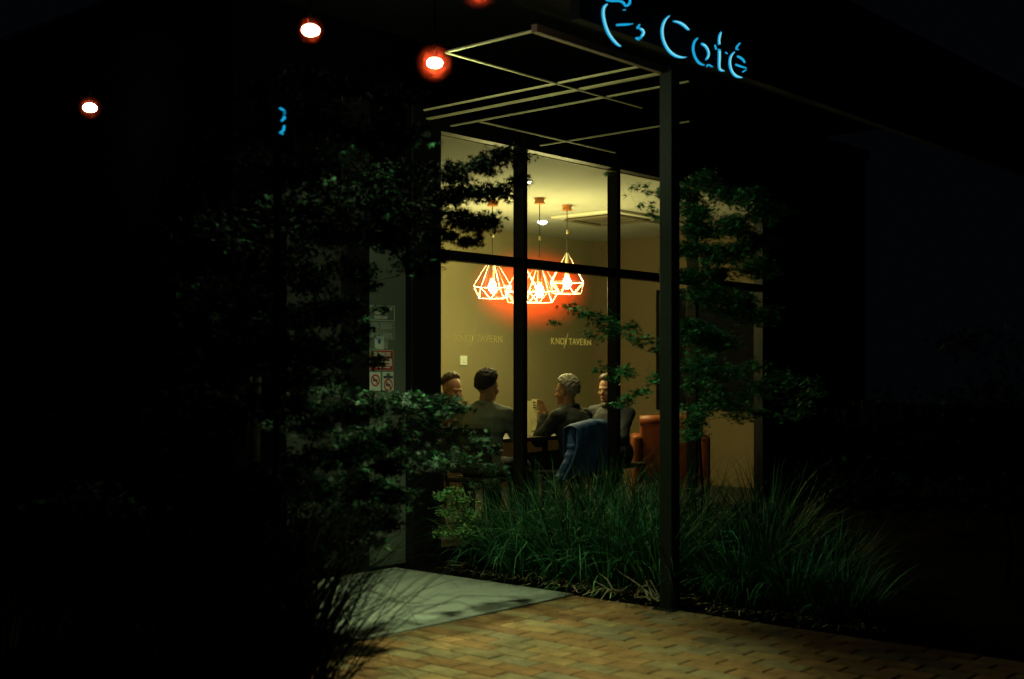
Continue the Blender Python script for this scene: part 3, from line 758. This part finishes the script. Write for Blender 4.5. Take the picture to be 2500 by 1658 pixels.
# blue jacket over the chair back
def jacket():
    t = thing('blue_jacket', 'blue jacket draped over the chair back of the grey haired man', 'jacket', (8.175, 6.34, .86), R(4))
    V = []; nU, nV = 44, 40
    for j in range(nV+1):
        s_ = j/nV                                            # 0 = hem in front (inside), 1 = hem outside
        for i in range(nU+1):
            a = -1+2*i/nU
            if s_ < .3: z = .62+ (s_/.3)*.245; out = .065; fl = 0
            elif s_ < .42:
                k = (s_-.3)/.12; z = .865+.018*math.sin(k*math.pi); out = .065-.085*k-.03*k; fl = 0
            else:
                k = (s_-.42)/.58; z = .865-.40*k; out = -.05-.05*k; fl = k
            hw = .275+.09*fl + (.17*fl*fl if a < 0 else .0)
            wob = mnoise.noise(Vector((a*3.2, s_*2.2, 1.0)))*.022 + math.sin(a*9+fl*2)*.010*fl + mnoise.noise(Vector((a*8, s_*7, 4)))*.010
            x = a*hw; y = -.255+.24*0+out-.045*(1-a*a)+wob
            z += .010*math.cos(a*3)-(.03*abs(a)**4) + mnoise.noise(Vector((a*4, 0, 9)))*.006
            V.append((x-.03*fl, y+.235, z-.86))
    T = [(j*(nU+1)+i, j*(nU+1)+i+1, (j+1)*(nU+1)+i+1, (j+1)*(nU+1)+i) for j in range(nV) for i in range(nU)]
    o = quick_mesh('jacket_body', np.array(V), np.array(T), mat=M['bluejacket'], parent=t, smooth=True)
    md = o.modifiers.new('s', 'SOLIDIFY'); md.thickness = .012
    q = MB(); q.cap((-.23, .0, -.05), (-.33, -.06, -.24), .035, .046); q.cap((-.33, -.06, -.24), (-.48, -.05, -.42), .046, .038)
    o = q.build('sleeve', M['bluejacket'], t); remesh(o, .01, 3, .01, 14, 3)
    return t
jacket()

# rust leather armchair
ar = thing('armchair', 'rust orange leather armchair behind the post', 'armchair', (10.06, 6.80, 0), R(128)); ar.scale = (.88, .88, .90)
MB().box((-.34, -.30, .16), (.34, .32, .44), .05, 4).build('seat', M['leather'], ar, smooth=True)
q = MB(); q.box((-.34, .22, .30), (.34, .33, .93), .04, 4); o = q.build('backrest', M['leather'], ar, smooth=True)
MB().tube([(-.34, .275, .925), (-.17, .275, .93), (0, .275, .93), (.17, .275, .93), (.34, .275, .925)], .062, 14).build('roll', M['leather'], ar, smooth=True)
for sx in (-1, 1):
    q = MB(); q.box((sx*.36-.06, -.28, .16), (sx*.36+.06, .34, .78), .05, 4); q.build('arm', M['leather'], ar, smooth=True)
for sx in (-1, 1):
    for sy in (-1, 1): MB().tube([(sx*.3, sy*.26, .16), (sx*.32, sy*.28, 0)], [.022, .014], 8).build('leg', M['timber'], ar)

# ================================================================== PLANTS
def maple_leaf():
    ang = [-150, -128, -100, -72, -48, -22, 0, 22, 48, 72, 100, 128, 150]
    rad = [.30, .12, .62, .20, .88, .24, 1.0, .24, .88, .20, .62, .12, .30]
    V = [(0, 0, 0)] + [(r*math.cos(R(a)), r*math.sin(R(a)), -.16*r*r) for a, r in zip(ang, rad)]
    T = [(0, i, i+1) for i in range(1, len(ang))]
    return np.array(V), np.array(T)
LV, LT = maple_leaf()
OV = np.array([(0, 0, 0), (.35, .17, .02), (.75, .15, 0), (1, 0, -.1), (.75, -.15, 0), (.35, -.17, .02)]); OT = np.array([(0, 1, 5), (1, 4, 5), (1, 2, 4), (2, 3, 4)])
def scatter_leaves(name, P, size, cols, m, parent, tmplV=LV, tmplT=LT, up=1.0, jit=.7):
    n = len(P)
    nrm = rng.normal(0, jit, (n, 3)); nrm[:, 2] += up; nrm /= np.linalg.norm(nrm, axis=1)[:, None]
    t = rng.normal(0, 1, (n, 3)); t -= nrm*(t*nrm).sum(1)[:, None]; t /= np.linalg.norm(t, axis=1)[:, None]
    bb = np.cross(nrm, t)
    s = size*rng.uniform(.6, 1.25, n)
    V = P[:, None, :] + s[:, None, None]*(tmplV[None, :, 0:1]*t[:, None, :] + tmplV[None, :, 1:2]*bb[:, None, :] + tmplV[None, :, 2:3]*nrm[:, None, :])
    k = len(tmplV)
    T = (tmplT[None] + (np.arange(n)*k)[:, None, None]).reshape(-1, 3)
    C = np.repeat(cols, k, axis=0)
    return quick_mesh(name, V.reshape(-1, 3), T, C, m, parent)
def greens(n, base, spread=.35, odd=None, share=0):
    c = np.array(base)[None]*np.exp(rng.normal(0, spread, (n, 1)))
    c[:, 0] *= np.exp(rng.normal(0, .2, n))
    if odd is not None:
        k = rng.random(n) < share; c[k] = np.array(odd)*np.exp(rng.normal(0, .3, (k.sum(), 1)))
    return np.clip(c, .002, .9)
def pad_points(pads):
    out = []
    for (c, (rx, ry, rz), n) in pads:
        c = np.array(c); ns = max(3, n//22)
        sc = rng.normal(0, 1, (ns, 3)); sc /= np.maximum(np.linalg.norm(sc, axis=1), 1e-6)[:, None]; sc *= rng.random((ns, 1))**.4
        sc *= np.array([rx, ry, rz])
        idx = rng.integers(0, ns, n)
        k = .32*min(rx, ry)
        out.append(c + sc[idx] + rng.normal(0, 1, (n, 3))*np.array([k, k, min(k*.45, rz*.5)]))
    return np.concatenate(out)
def tree(name, label, cat, base, hub, pads, size, col, spread=.4, trunk_r=.04, tmpl=None, lm_='leaf', jit=.7, odd=None, share=0, group=None, zmax=None):
    t = thing(name, label, cat, base, 0, group)
    B = Vector(base); P = pad_points(pads)
    if zmax: P = P[P[:, 2] < zmax]
    P = P - np.array(base)
    tv, tt = tmpl if tmpl else (LV, LT)
    scatter_leaves('crown', P, size, greens(len(P), col, spread, odd, share), M[lm_], t, tv, tt, jit=jit)
    q = MB(); Hb = Vector(hub)-B
    mid = Hb*.5+Vector((.04, -.03, 0))
    q.tube([(0, 0, -.03), mid*.6, mid, Hb], [trunk_r*1.25, trunk_r, trunk_r*.9, trunk_r*.7], 10)
    done = [(Hb, trunk_r*.5)]                              # every leaf cluster hangs on the nearest branch end nearer the trunk
    for (c, r_, n) in sorted(pads, key=lambda p: (Vector(p[0])-Vector(hub)).length):
        C = Vector(c)-B
        S, rs = min(done, key=lambda e: (e[0]-C).length + (0 if e[0] is not Hb else .12))
        D = (C-S).length
        jt = [Vector((random.gauss(0, 1), random.gauss(0, 1), random.gauss(.35, .7)))*D*.10 for _ in range(3)]
        re_ = max(rs*.62, trunk_r*.06)
        q.tube([S, S*.72+C*.28+jt[0], S*.45+C*.55+jt[1], S*.2+C*.8+jt[2], C], [rs*.8, rs*.74, rs*.68, re_, re_*.8], 6)
        done.append((C, re_))
        for _ in range(3):
            e = C+Vector((random.uniform(-1, 1)*r_[0], random.uniform(-1, 1)*r_[1], random.uniform(-.3, .6)*r_[2]))*.8
            q.tube([C, (C+e)/2+Vector((0, 0, .01)), e], [re_*.5, re_*.35, re_*.12], 5)
    q.build('trunk', M['bark'], t, smooth=True)
    return t
def pad(u, v, d, rp, n, flat=.45, rz=None):     # a leaf cluster measured in the photograph: rp = half width in pixels
    r_ = rp/F*d
    return (at(u, v, d), (r_, r_, rz or r_*flat), n)

# the maple on the left, its crown in front of the first window
lm = [(1240, 385, 6.3, 46, 260), (1180, 405, 6.3, 42, 220), (1110, 425, 6.2, 45, 230), (1262, 440, 6.3, 30, 120), (1090, 480, 6.1, 48, 280), (1150, 470, 6.2, 55, 330),
      (1215, 470, 6.3, 45, 230), (1120, 535, 6.1, 55, 330), (1185, 545, 6.2, 42, 230), (1075, 575, 6.1, 40, 210), (1150, 585, 6.1, 32, 130), (1066, 625, 6.0, 34, 150), (1040, 660, 6.0, 34, 130),
      (1010, 420, 5.9, 60, 260), (1000, 520, 5.9, 60, 300), (960, 590, 5.8, 60, 280), (1000, 640, 5.8, 50, 220), (930, 480, 5.7, 70, 300), (880, 560, 5.7, 70, 320), (860, 660, 5.7, 55, 240),
      (800, 480, 5.6, 75, 300), (760, 580, 5.6, 80, 340), (740, 680, 5.6, 75, 320), (690, 500, 5.5, 75, 300), (660, 620, 5.5, 80, 320), (620, 720, 5.5, 80, 300), (700, 780, 5.6, 80, 320),
      (790, 760, 5.7, 65, 280), (840, 740, 5.8, 45, 180), (855, 840, 5.8, 50, 200), (780, 860, 5.7, 70, 300), (690, 880, 5.6, 80, 320), (590, 850, 5.5, 80, 280), (905, 430, 6.6, 60, 200), (820, 380, 6.6, 70, 220), (650, 400, 6.5, 90, 240),
      (905, 700, 5.8, 22, 40), (925, 755, 5.9, 20, 30), (885, 795, 5.9, 26, 60), (905, 880, 5.9, 32, 90), (540, 560, 5.4, 90, 240), (520, 700, 5.4, 90, 240), (980, 330, 5.3, 60, 260), (900, 330, 5.2, 70, 280), (800, 300, 5.1, 80, 300), (700, 300, 5.0, 80, 300), (860, 220, 5.2, 60, 170), (760, 190, 5.1, 60, 130), (640, 230, 5.0, 70, 170), (960, 240, 5.3, 50, 130), (560, 350, 5.0, 90, 260), (480, 480, 5.0, 90, 260), (820, 560, 5.2, 70, 300), (720, 420, 5.1, 80, 300), (745, 930, 5.3, 50, 220), (700, 1000, 5.3, 55, 220), (785, 1030, 5.3, 40, 160), (730, 1130, 5.3, 60, 240), (770, 1200, 5.3, 50, 200), (840, 930, 5.6, 30, 90), (720, 840, 5.3, 60, 260), (800, 880, 5.4, 45, 180), (962, 1070, 5.55, 32, 260), (950, 1140, 5.55, 36, 280), (962, 1215, 5.55, 32, 240), (930, 1285, 5.55, 36, 220), (905, 1010, 5.55, 36, 200), (895, 1100, 5.5, 44, 260), (880, 1200, 5.5, 44, 260), (830, 1120, 5.5, 50, 260), (840, 1010, 5.5, 40, 200)]
tree('maple_tree', 'dark fine leaved maple spreading in front of the left window and grey panels', 'tree', (3.30, 4.62, 0), (3.55, 4.72, 1.25), [pad(*a[:4], int(a[4]*1.7)) for a in lm],   .029, (.0014, .0044, .0023), .8, .04, lm_='leafdark', odd=(.016, .060, .028), share=.06, zmax=3.5, jit=.9)  # odd leaves coloured brighter to look like lit glimpses
# shrub under it
sh_ = [(1010, 975, 6.2, 45, 320), (1075, 975, 6.3, 40, 300), (1120, 1000, 6.3, 35, 200), (1055, 1020, 6.2, 55, 360), (965, 985, 6.1, 45, 300), (920, 975, 6.0, 40, 230), (980, 1050, 6.1, 60, 300), (1120, 1065, 6.3, 50, 260),
       (1170, 1080, 6.4, 30, 120), (1090, 1110, 6.2, 60, 260), (1000, 1130, 6.1, 70, 300), (900, 1080, 6.0, 75, 320), (860, 1000, 5.9, 55, 240), (800, 960, 5.9, 55, 240), (740, 990, 5.8, 65, 260), (690, 1040, 5.8, 65, 260),
       (800, 1100, 5.8, 80, 320), (700, 1150, 5.7, 80, 300), (900, 1190, 5.9, 80, 300), (820, 1250, 5.8, 80, 300), (1000, 1210, 6.1, 35, 140), (960, 1270, 6.0, 55, 180), (880, 1330, 5.9, 60, 200), (720, 1280, 5.7, 90, 260), (1150, 1125, 6.6, 38, 160), (1195, 1140, 6.7, 34, 140), (1100, 1130, 6.5, 30, 120), (1215, 1095, 6.7, 26, 90), (1180, 1180, 6.7, 34, 120), (1085, 1000, 6.3, 30, 160), (950, 1100, 5.95, 45, 260), (955, 1180, 5.9, 45, 260), (935, 1250, 5.9, 45, 240), (890, 1150, 5.85, 50, 260), (870, 1070, 5.85, 50, 240), (920, 1320, 5.9, 40, 160), (860, 1240, 5.8, 50, 240), (800, 1180, 5.7, 55, 240), (760, 1060, 5.7, 55, 240), (720, 970, 5.6, 50, 220)]
tree('shrub', 'leafy green shrub lit on top, in front of the dark column', 'shrub', (3.95, 4.75, 0), (4.05, 4.7, .55), [pad(*a[:4], int(a[4]*.68)) for a in sh_], .034, (.0065, .025, .012), .7, .015, jit=.5, odd=(.042, .16, .066), share=.14)  # odd share coloured brighter, as if caught by the lamps
# small pale shrub by the column
sp = [(1105, 1195, 7.7, 24, 200), (1125, 1225, 7.7, 32, 320), (1148, 1262, 7.7, 32, 300), (1095, 1250, 7.7, 32, 280), (1120, 1290, 7.7, 32, 260), (1165, 1305, 7.7, 27, 160), (1085, 1300, 7.7, 24, 150), (1075, 1215, 7.7, 20, 120)]
tree('shrub', 'small pale green shrub at the foot of the dark column', 'shrub', (5.66, 5.33, 0), (5.66, 5.33, .20), [pad(*a) for a in sp], .028, (.12, .27, .095), .4, .012, tmpl=(OV, OT), jit=.6)
# the maple on the right, behind the post
rm = [(1395, 757, 7.5, 42, 70), (1440, 765, 7.5, 35, 70), (1475, 780, 7.5, 38, 95), (1360, 790, 7.5, 22, 26), (1495, 808, 7.5, 40, 95), (1450, 820, 7.5, 30, 55), (1535, 800, 7.5, 35, 85), (1560, 825, 7.4, 40, 100), (1590, 850, 7.4, 30, 80),
      (1500, 915, 7.6, 40, 75), (1465, 905, 7.6, 25, 36), (1550, 910, 7.5, 35, 70), (1590, 925, 7.4, 28, 70), (1545, 975, 7.3, 35, 85), (1578, 955, 7.3, 28, 75), (1520, 985, 7.3, 22, 40),
      (1555, 455, 7.6, 26, 28), (1590, 470, 7.6, 28, 45), (1570, 505, 7.6, 22, 26), (1600, 520, 7.6, 24, 36), (1525, 478, 7.7, 8, 4), (1480, 425, 7.7, 10, 6),
      (1650, 470, 7.7, 35, 150), (1690, 520, 7.7, 40, 200), (1720, 560, 7.8, 45, 230), (1690, 610, 7.8, 40, 200), (1760, 620, 7.8, 45, 220), (1790, 560, 7.8, 30, 110), (1810, 610, 7.8, 40, 200), (1850, 590, 7.9, 40, 190), (1860, 660, 7.9, 40, 170), (1720, 720, 7.7, 50, 240), (1790, 740, 7.8, 55, 260), (1850, 770, 7.8, 50, 210), (1690, 800, 7.6, 40, 200), (1750, 830, 7.7, 50, 240),
      (1700, 880, 7.4, 45, 220), (1735, 905, 7.4, 40, 200), (1690, 935, 7.4, 38, 180), (1760, 960, 7.4, 50, 230), (1710, 1000, 7.3, 40, 190), (1800, 990, 7.4, 50, 210), (1850, 950, 7.5, 45, 180), (1820, 900, 7.6, 45, 200), (1900, 930, 7.6, 45, 160), (1930, 1000, 7.5, 50, 160), (1980, 950, 7.6, 45, 120), (1680, 1060, 7.3, 32, 110),
      (1800, 480, 7.9, 50, 200), (1870, 520, 8.0, 50, 190), (1720, 440, 7.8, 40, 150), (1640, 660, 7.7, 25, 90)] + [(random.uniform(1670, 1850), random.uniform(450, 860), random.uniform(7.5, 8.0), random.uniform(28, 50), 55) for _ in range(20)] + [(random.uniform(1680, 1860), random.uniform(880, 1070), random.uniform(7.4, 7.9), random.uniform(26, 46), 90) for _ in range(12)]
tree('maple_tree', 'green maple with star shaped leaves behind the square post', 'tree', (6.62, 4.30, 0), (6.66, 4.28, .95), [pad(*a[:4], int(a[4]*(3.6 if a[0] > 1640 and a[1] < 860 else 1.2))) for a in rm], .034, (.050, .20, .078), .55, .012, zmax=2.86, jit=.42)

# ------------------------------------------------------------------ strappy grasses
def blades(n, r0, lmin, lmax, width, spread, col, odd, share, seg=6, lean=(0, 0), droop=1.0):
    az = rng.uniform(0, 2*np.pi, n); rr = r0*np.sqrt(rng.random(n))
    base = np.stack([rr*np.cos(az+rng.normal(0, .5, n)), rr*np.sin(az+rng.normal(0, .5, n)), np.zeros(n)-.02], 1)
    L = rng.uniform(lmin, lmax, n); th0 = np.abs(rng.normal(.10, .12, n))*spread+rr/r0*.28*spread; bend = np.abs(rng.normal(.55, .45, n))*droop
    d = np.stack([np.cos(az)+lean[0], np.sin(az)+lean[1]], 1); d /= np.linalg.norm(d, axis=1)[:, None]
    sd = np.stack([-d[:, 1], d[:, 0], np.zeros(n)], 1)
    tw = rng.normal(0, .5, n); sd[:, 2] = tw*.4
    p = base.copy(); V = []
    wv = width*rng.uniform(.6, 1.3, n)
    for k in range(seg+1):
        f = k/seg; wd = wv*(1-f**2.2)*(.55+.9*min(f*3, 1)*.5)+.0004
        V.append(p - sd*wd[:, None]*.5); V.append(p + sd*wd[:, None]*.5)
        a = th0 + bend*(f**1.6)*1.5
        step = (L/seg)[:, None]
        p = p + step*np.concatenate([d*np.sin(a)[:, None], np.cos(a)[:, None]], 1)
        p[:, 2] = np.maximum(p[:, 2], .004)
    V = np.stack(V, 1)                                        # n, 2(seg+1), 3
    k2 = 2*(seg+1)
    q = np.array([(2*i, 2*i+1, 2*i+3, 2*i+2) for i in range(seg)])
    T = (q[None]+(np.arange(n)*k2)[:, None, None]).reshape(-1, 4)
    C = np.repeat(greens(n, col, .65, odd, share), k2, axis=0)
    return V.reshape(-1, 3), T, C
def clump(pos, label, n=330, h=.85, col=(.020, .095, .043), share=.12, odd=(.10, .26, .10), name='grass_clump', r0=.12, width=.0065, dry=40, group='strappy grass clumps in the bed', spread=1.0, lean=(0, 0), droop=1.0, gm='grass'):  # odd share: paler blade colour put in as green highlights
    t = thing(name, label, 'grass', pos, 0, group)
    V, T, C = blades(n, r0, h*.55, h*1.12, width, spread, col, odd, share, lean=lean, droop=droop)
    quick_mesh('blades', V, T, C, M[gm], t)
    if dry:
        V, T, C = blades(dry, r0*1.3, h*.14, h*.42, width*1.0, 3.0, (.52, .50, .26), (.12, .34, .12), .35, droop=2.2)
        quick_mesh('dry_blades', V, T, C, M['grass'], t)
    return t
near = 'strappy grass clump at the paving edge '
row1 = [(6.02, 5.46, .60), (5.86, 5.08, .70), (5.88, 4.72, .78), (5.86, 4.38, .76), (5.90, 4.06, .76), (5.88, 3.52, .74), (5.86, 3.20, .70), (5.86, 2.90, .60)]
lab1 = ['short grass clump beside the pale shrub', 'grass clump at the left of the bed along the path', 'tall grass clump beside the corner of the concrete path', 'grass clump just right of the path corner',
        'grass clump left of the post foot with dead stalks', 'grass clump right of the post foot', 'dim grass clump along the bricks well right of the post', 'last grass clump fading into the dark at right']
for (x, y, h), lb in zip(row1, lab1): clump((x, y, 0), lb, 430, h*.98*(1 if y > 3.6 else .72), r0=.11, dry=95, lean=(-.1, -.05), spread=1.35, droop=1.5, share=.12 if y > 3.6 else .02, width=.0082)
row2 = [(6.30, 5.30, .80), (6.34, 4.92, .86), (6.36, 4.52, .86), (6.38, 4.10, .84), (6.36, 3.66, .82), (6.36, 3.26, .78), (6.8, 5.1, .84), (6.9, 4.6, .84), (6.85, 3.9, .84), (6.8, 3.4, .8)]
lab2 = ['back row grass clump at the left under the blue jacket', 'back row grass clump under the menu card', 'back row grass clump below the grey haired man', 'back row grass clump left of the post', 'back row grass clump right of the post', 'back row grass clump in the dim right part of the bed',
        'grass clump against the window at the left mullion', 'grass clump against the window by the right mullion', 'grass clump behind the post near the armchair', 'grass clump deep in the bed at right']
for (x, y, h), lb in zip(row2, lab2): clump((x, y, 0), lb, 400, h*1.0*(1 if y > 3.5 else .62), r0=.11, dry=0, spread=1.35, droop=1.5, share=.10 if y > 3.5 else .02, width=.0082, col=(.018, .085, .040), group='strappy grass clumps in the back row')
# dark grasses near the camera on the left
nl = [((2.72, 3.50), 1.05, 'dark arching grass at the lower left with blades over the bricks'), ((2.45, 3.70), 1.1, 'dark grass clump behind the arching one at the lower left'), ((3.05, 4.02), .95, 'dark grass clump hanging over the concrete path'),
      ((2.15, 3.30), 1.0, 'dark grass clump in the bottom left corner region'), ((1.85, 3.75), 1.1, 'dark grass clump far into the left shadow')]
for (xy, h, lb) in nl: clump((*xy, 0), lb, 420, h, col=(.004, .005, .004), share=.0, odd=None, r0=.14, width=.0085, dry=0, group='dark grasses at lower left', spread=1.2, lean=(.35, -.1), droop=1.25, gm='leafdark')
# dark shrubs filling the left foreground
dk = [((1.75, 4.3, 0), [(230, 760, 4.6, 130, 420), (120, 900, 4.5, 140, 420), (330, 900, 4.6, 140, 420), (60, 700, 4.6, 110, 300), (400, 1050, 4.6, 140, 420), (180, 1080, 4.5, 150, 420), (300, 620, 4.7, 110, 260), (430, 780, 4.8, 110, 320)], 'dark leafy shrub at the left edge of the photo'),
      ((2.45, 4.35, 0), [(560, 980, 4.8, 110, 420), (480, 1200, 4.6, 140, 420), (640, 1180, 4.8, 110, 380), (560, 1380, 4.6, 140, 380), (720, 1360, 4.8, 100, 320), (330, 1330, 4.5, 150, 380), (120, 1300, 4.4, 160, 380)], 'dark leafy shrub left of the grass at the path')]
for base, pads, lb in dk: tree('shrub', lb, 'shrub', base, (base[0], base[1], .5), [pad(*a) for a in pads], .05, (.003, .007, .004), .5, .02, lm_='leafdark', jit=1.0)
dh = [(200+130*k, 1230+(k % 3)*70, 5.3+.05*k, 110, 420) for k in range(5)] + [(150+130*k, 1430+(k % 2)*50, 5.0+.05*k, 110, 380) for k in range(5)]
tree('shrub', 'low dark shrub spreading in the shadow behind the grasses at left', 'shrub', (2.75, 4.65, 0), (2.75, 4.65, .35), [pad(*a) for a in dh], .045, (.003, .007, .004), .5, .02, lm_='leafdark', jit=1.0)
# dark shrub right of the bed
db = [(2150, 1000, 7.4, 100, 380), (2280, 1050, 7.2, 110, 380), (2400, 960, 7.4, 110, 340), (2100, 1180, 7.0, 110, 380), (2250, 1220, 6.9, 120, 380), (2420, 1200, 6.9, 120, 340), (2350, 850, 7.6, 110, 260)]
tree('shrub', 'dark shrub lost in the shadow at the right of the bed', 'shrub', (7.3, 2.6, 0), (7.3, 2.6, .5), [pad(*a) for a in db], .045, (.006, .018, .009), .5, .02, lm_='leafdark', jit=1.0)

# leaf litter along the bed
def litter():
    n = 900
    y = rng.uniform(2.6, 5.6, n); x = 5.60+np.abs(rng.normal(0, .10, n)); k = rng.random(n) < .10; x[k] = 5.56-np.abs(rng.normal(0, .10, k.sum()))
    P = np.stack([x, y, np.where(x > 5.58, .028, .004)+rng.random(n)*.012], 1)
    c = np.array([.16, .09, .045])[None]*np.exp(rng.normal(0, .5, (n, 1))); j = rng.random(n) < .25; c[j] = np.array([.36, .33, .2])
    o = scatter_leaves('leaf_litter', P, .022, np.clip(c, 0, .8), M['litter'], None, OV, OT, up=1.4, jit=.5)
    tag(o, 'brown leaf litter along the edge of the garden bed', 'leaf litter', kind='stuff')
litter()
def twigs():
    t = thing('dead_stalks', 'tangle of pale dead stalks at the foot of the post', 'stalks', (5.62, 4.0, .02))
    q = MB()
    for k in range(16):
        a = random.uniform(0, 6.28); L_ = random.uniform(.08, .26); x, y = random.uniform(-.03, .10), random.uniform(-.16, .2)
        q.tube([(x, y, random.uniform(0, .02)), (x+math.cos(a)*L_*.5, y+math.sin(a)*L_*.5, random.uniform(.02, .10)), (x+math.cos(a)*L_, y+math.sin(a)*L_, random.uniform(.0, .14))], [.004, .0035, .0015], 5)
    q.build('stalks', mat('dead_stalk', (.48, .45, .30), .8), t)
twigs()

# ================================================================== SKY, CAMERA, RENDER
wd = bpy.data.worlds.new('World'); scene.world = wd; wd.use_nodes = True
N = wd.node_tree.nodes; L = wd.node_tree.links
bg = N['Background']; bg.inputs['Color'].default_value = (.50, .66, 1, 1); bg.inputs['Strength'].default_value = .0015   # moonless night sky

cam = bpy.data.cameras.new('Camera'); co = bpy.data.objects.new('Camera', cam); COL.objects.link(co)
co.location = (0, 0, H); co.rotation_euler = (R(90), 0, -math.atan2(CA, SA))
cam.sensor_width = 36; cam.lens = F/2500*36; cam.shift_y = (HZ-829)/2500; cam.clip_start = .05; cam.clip_end = 300
cam.dof.use_dof = True; cam.dof.focus_distance = 9.0; cam.dof.aperture_fstop = 2.0
scene.camera = co
scene.view_settings.view_transform = 'Standard'; scene.view_settings.look = 'None'; scene.view_settings.exposure = 0; scene.view_settings.gamma = 1
scene.render.engine = 'CYCLES'
c = scene.cycles
c.use_denoising = True; c.max_bounces = 6; c.diffuse_bounces = 4; c.transparent_max_bounces = 12; c.sample_clamp_indirect = 1.0; c.caustics_reflective = False; c.caustics_refractive = False
c.volume_step_rate = 1.0; c.volume_bounces = 0
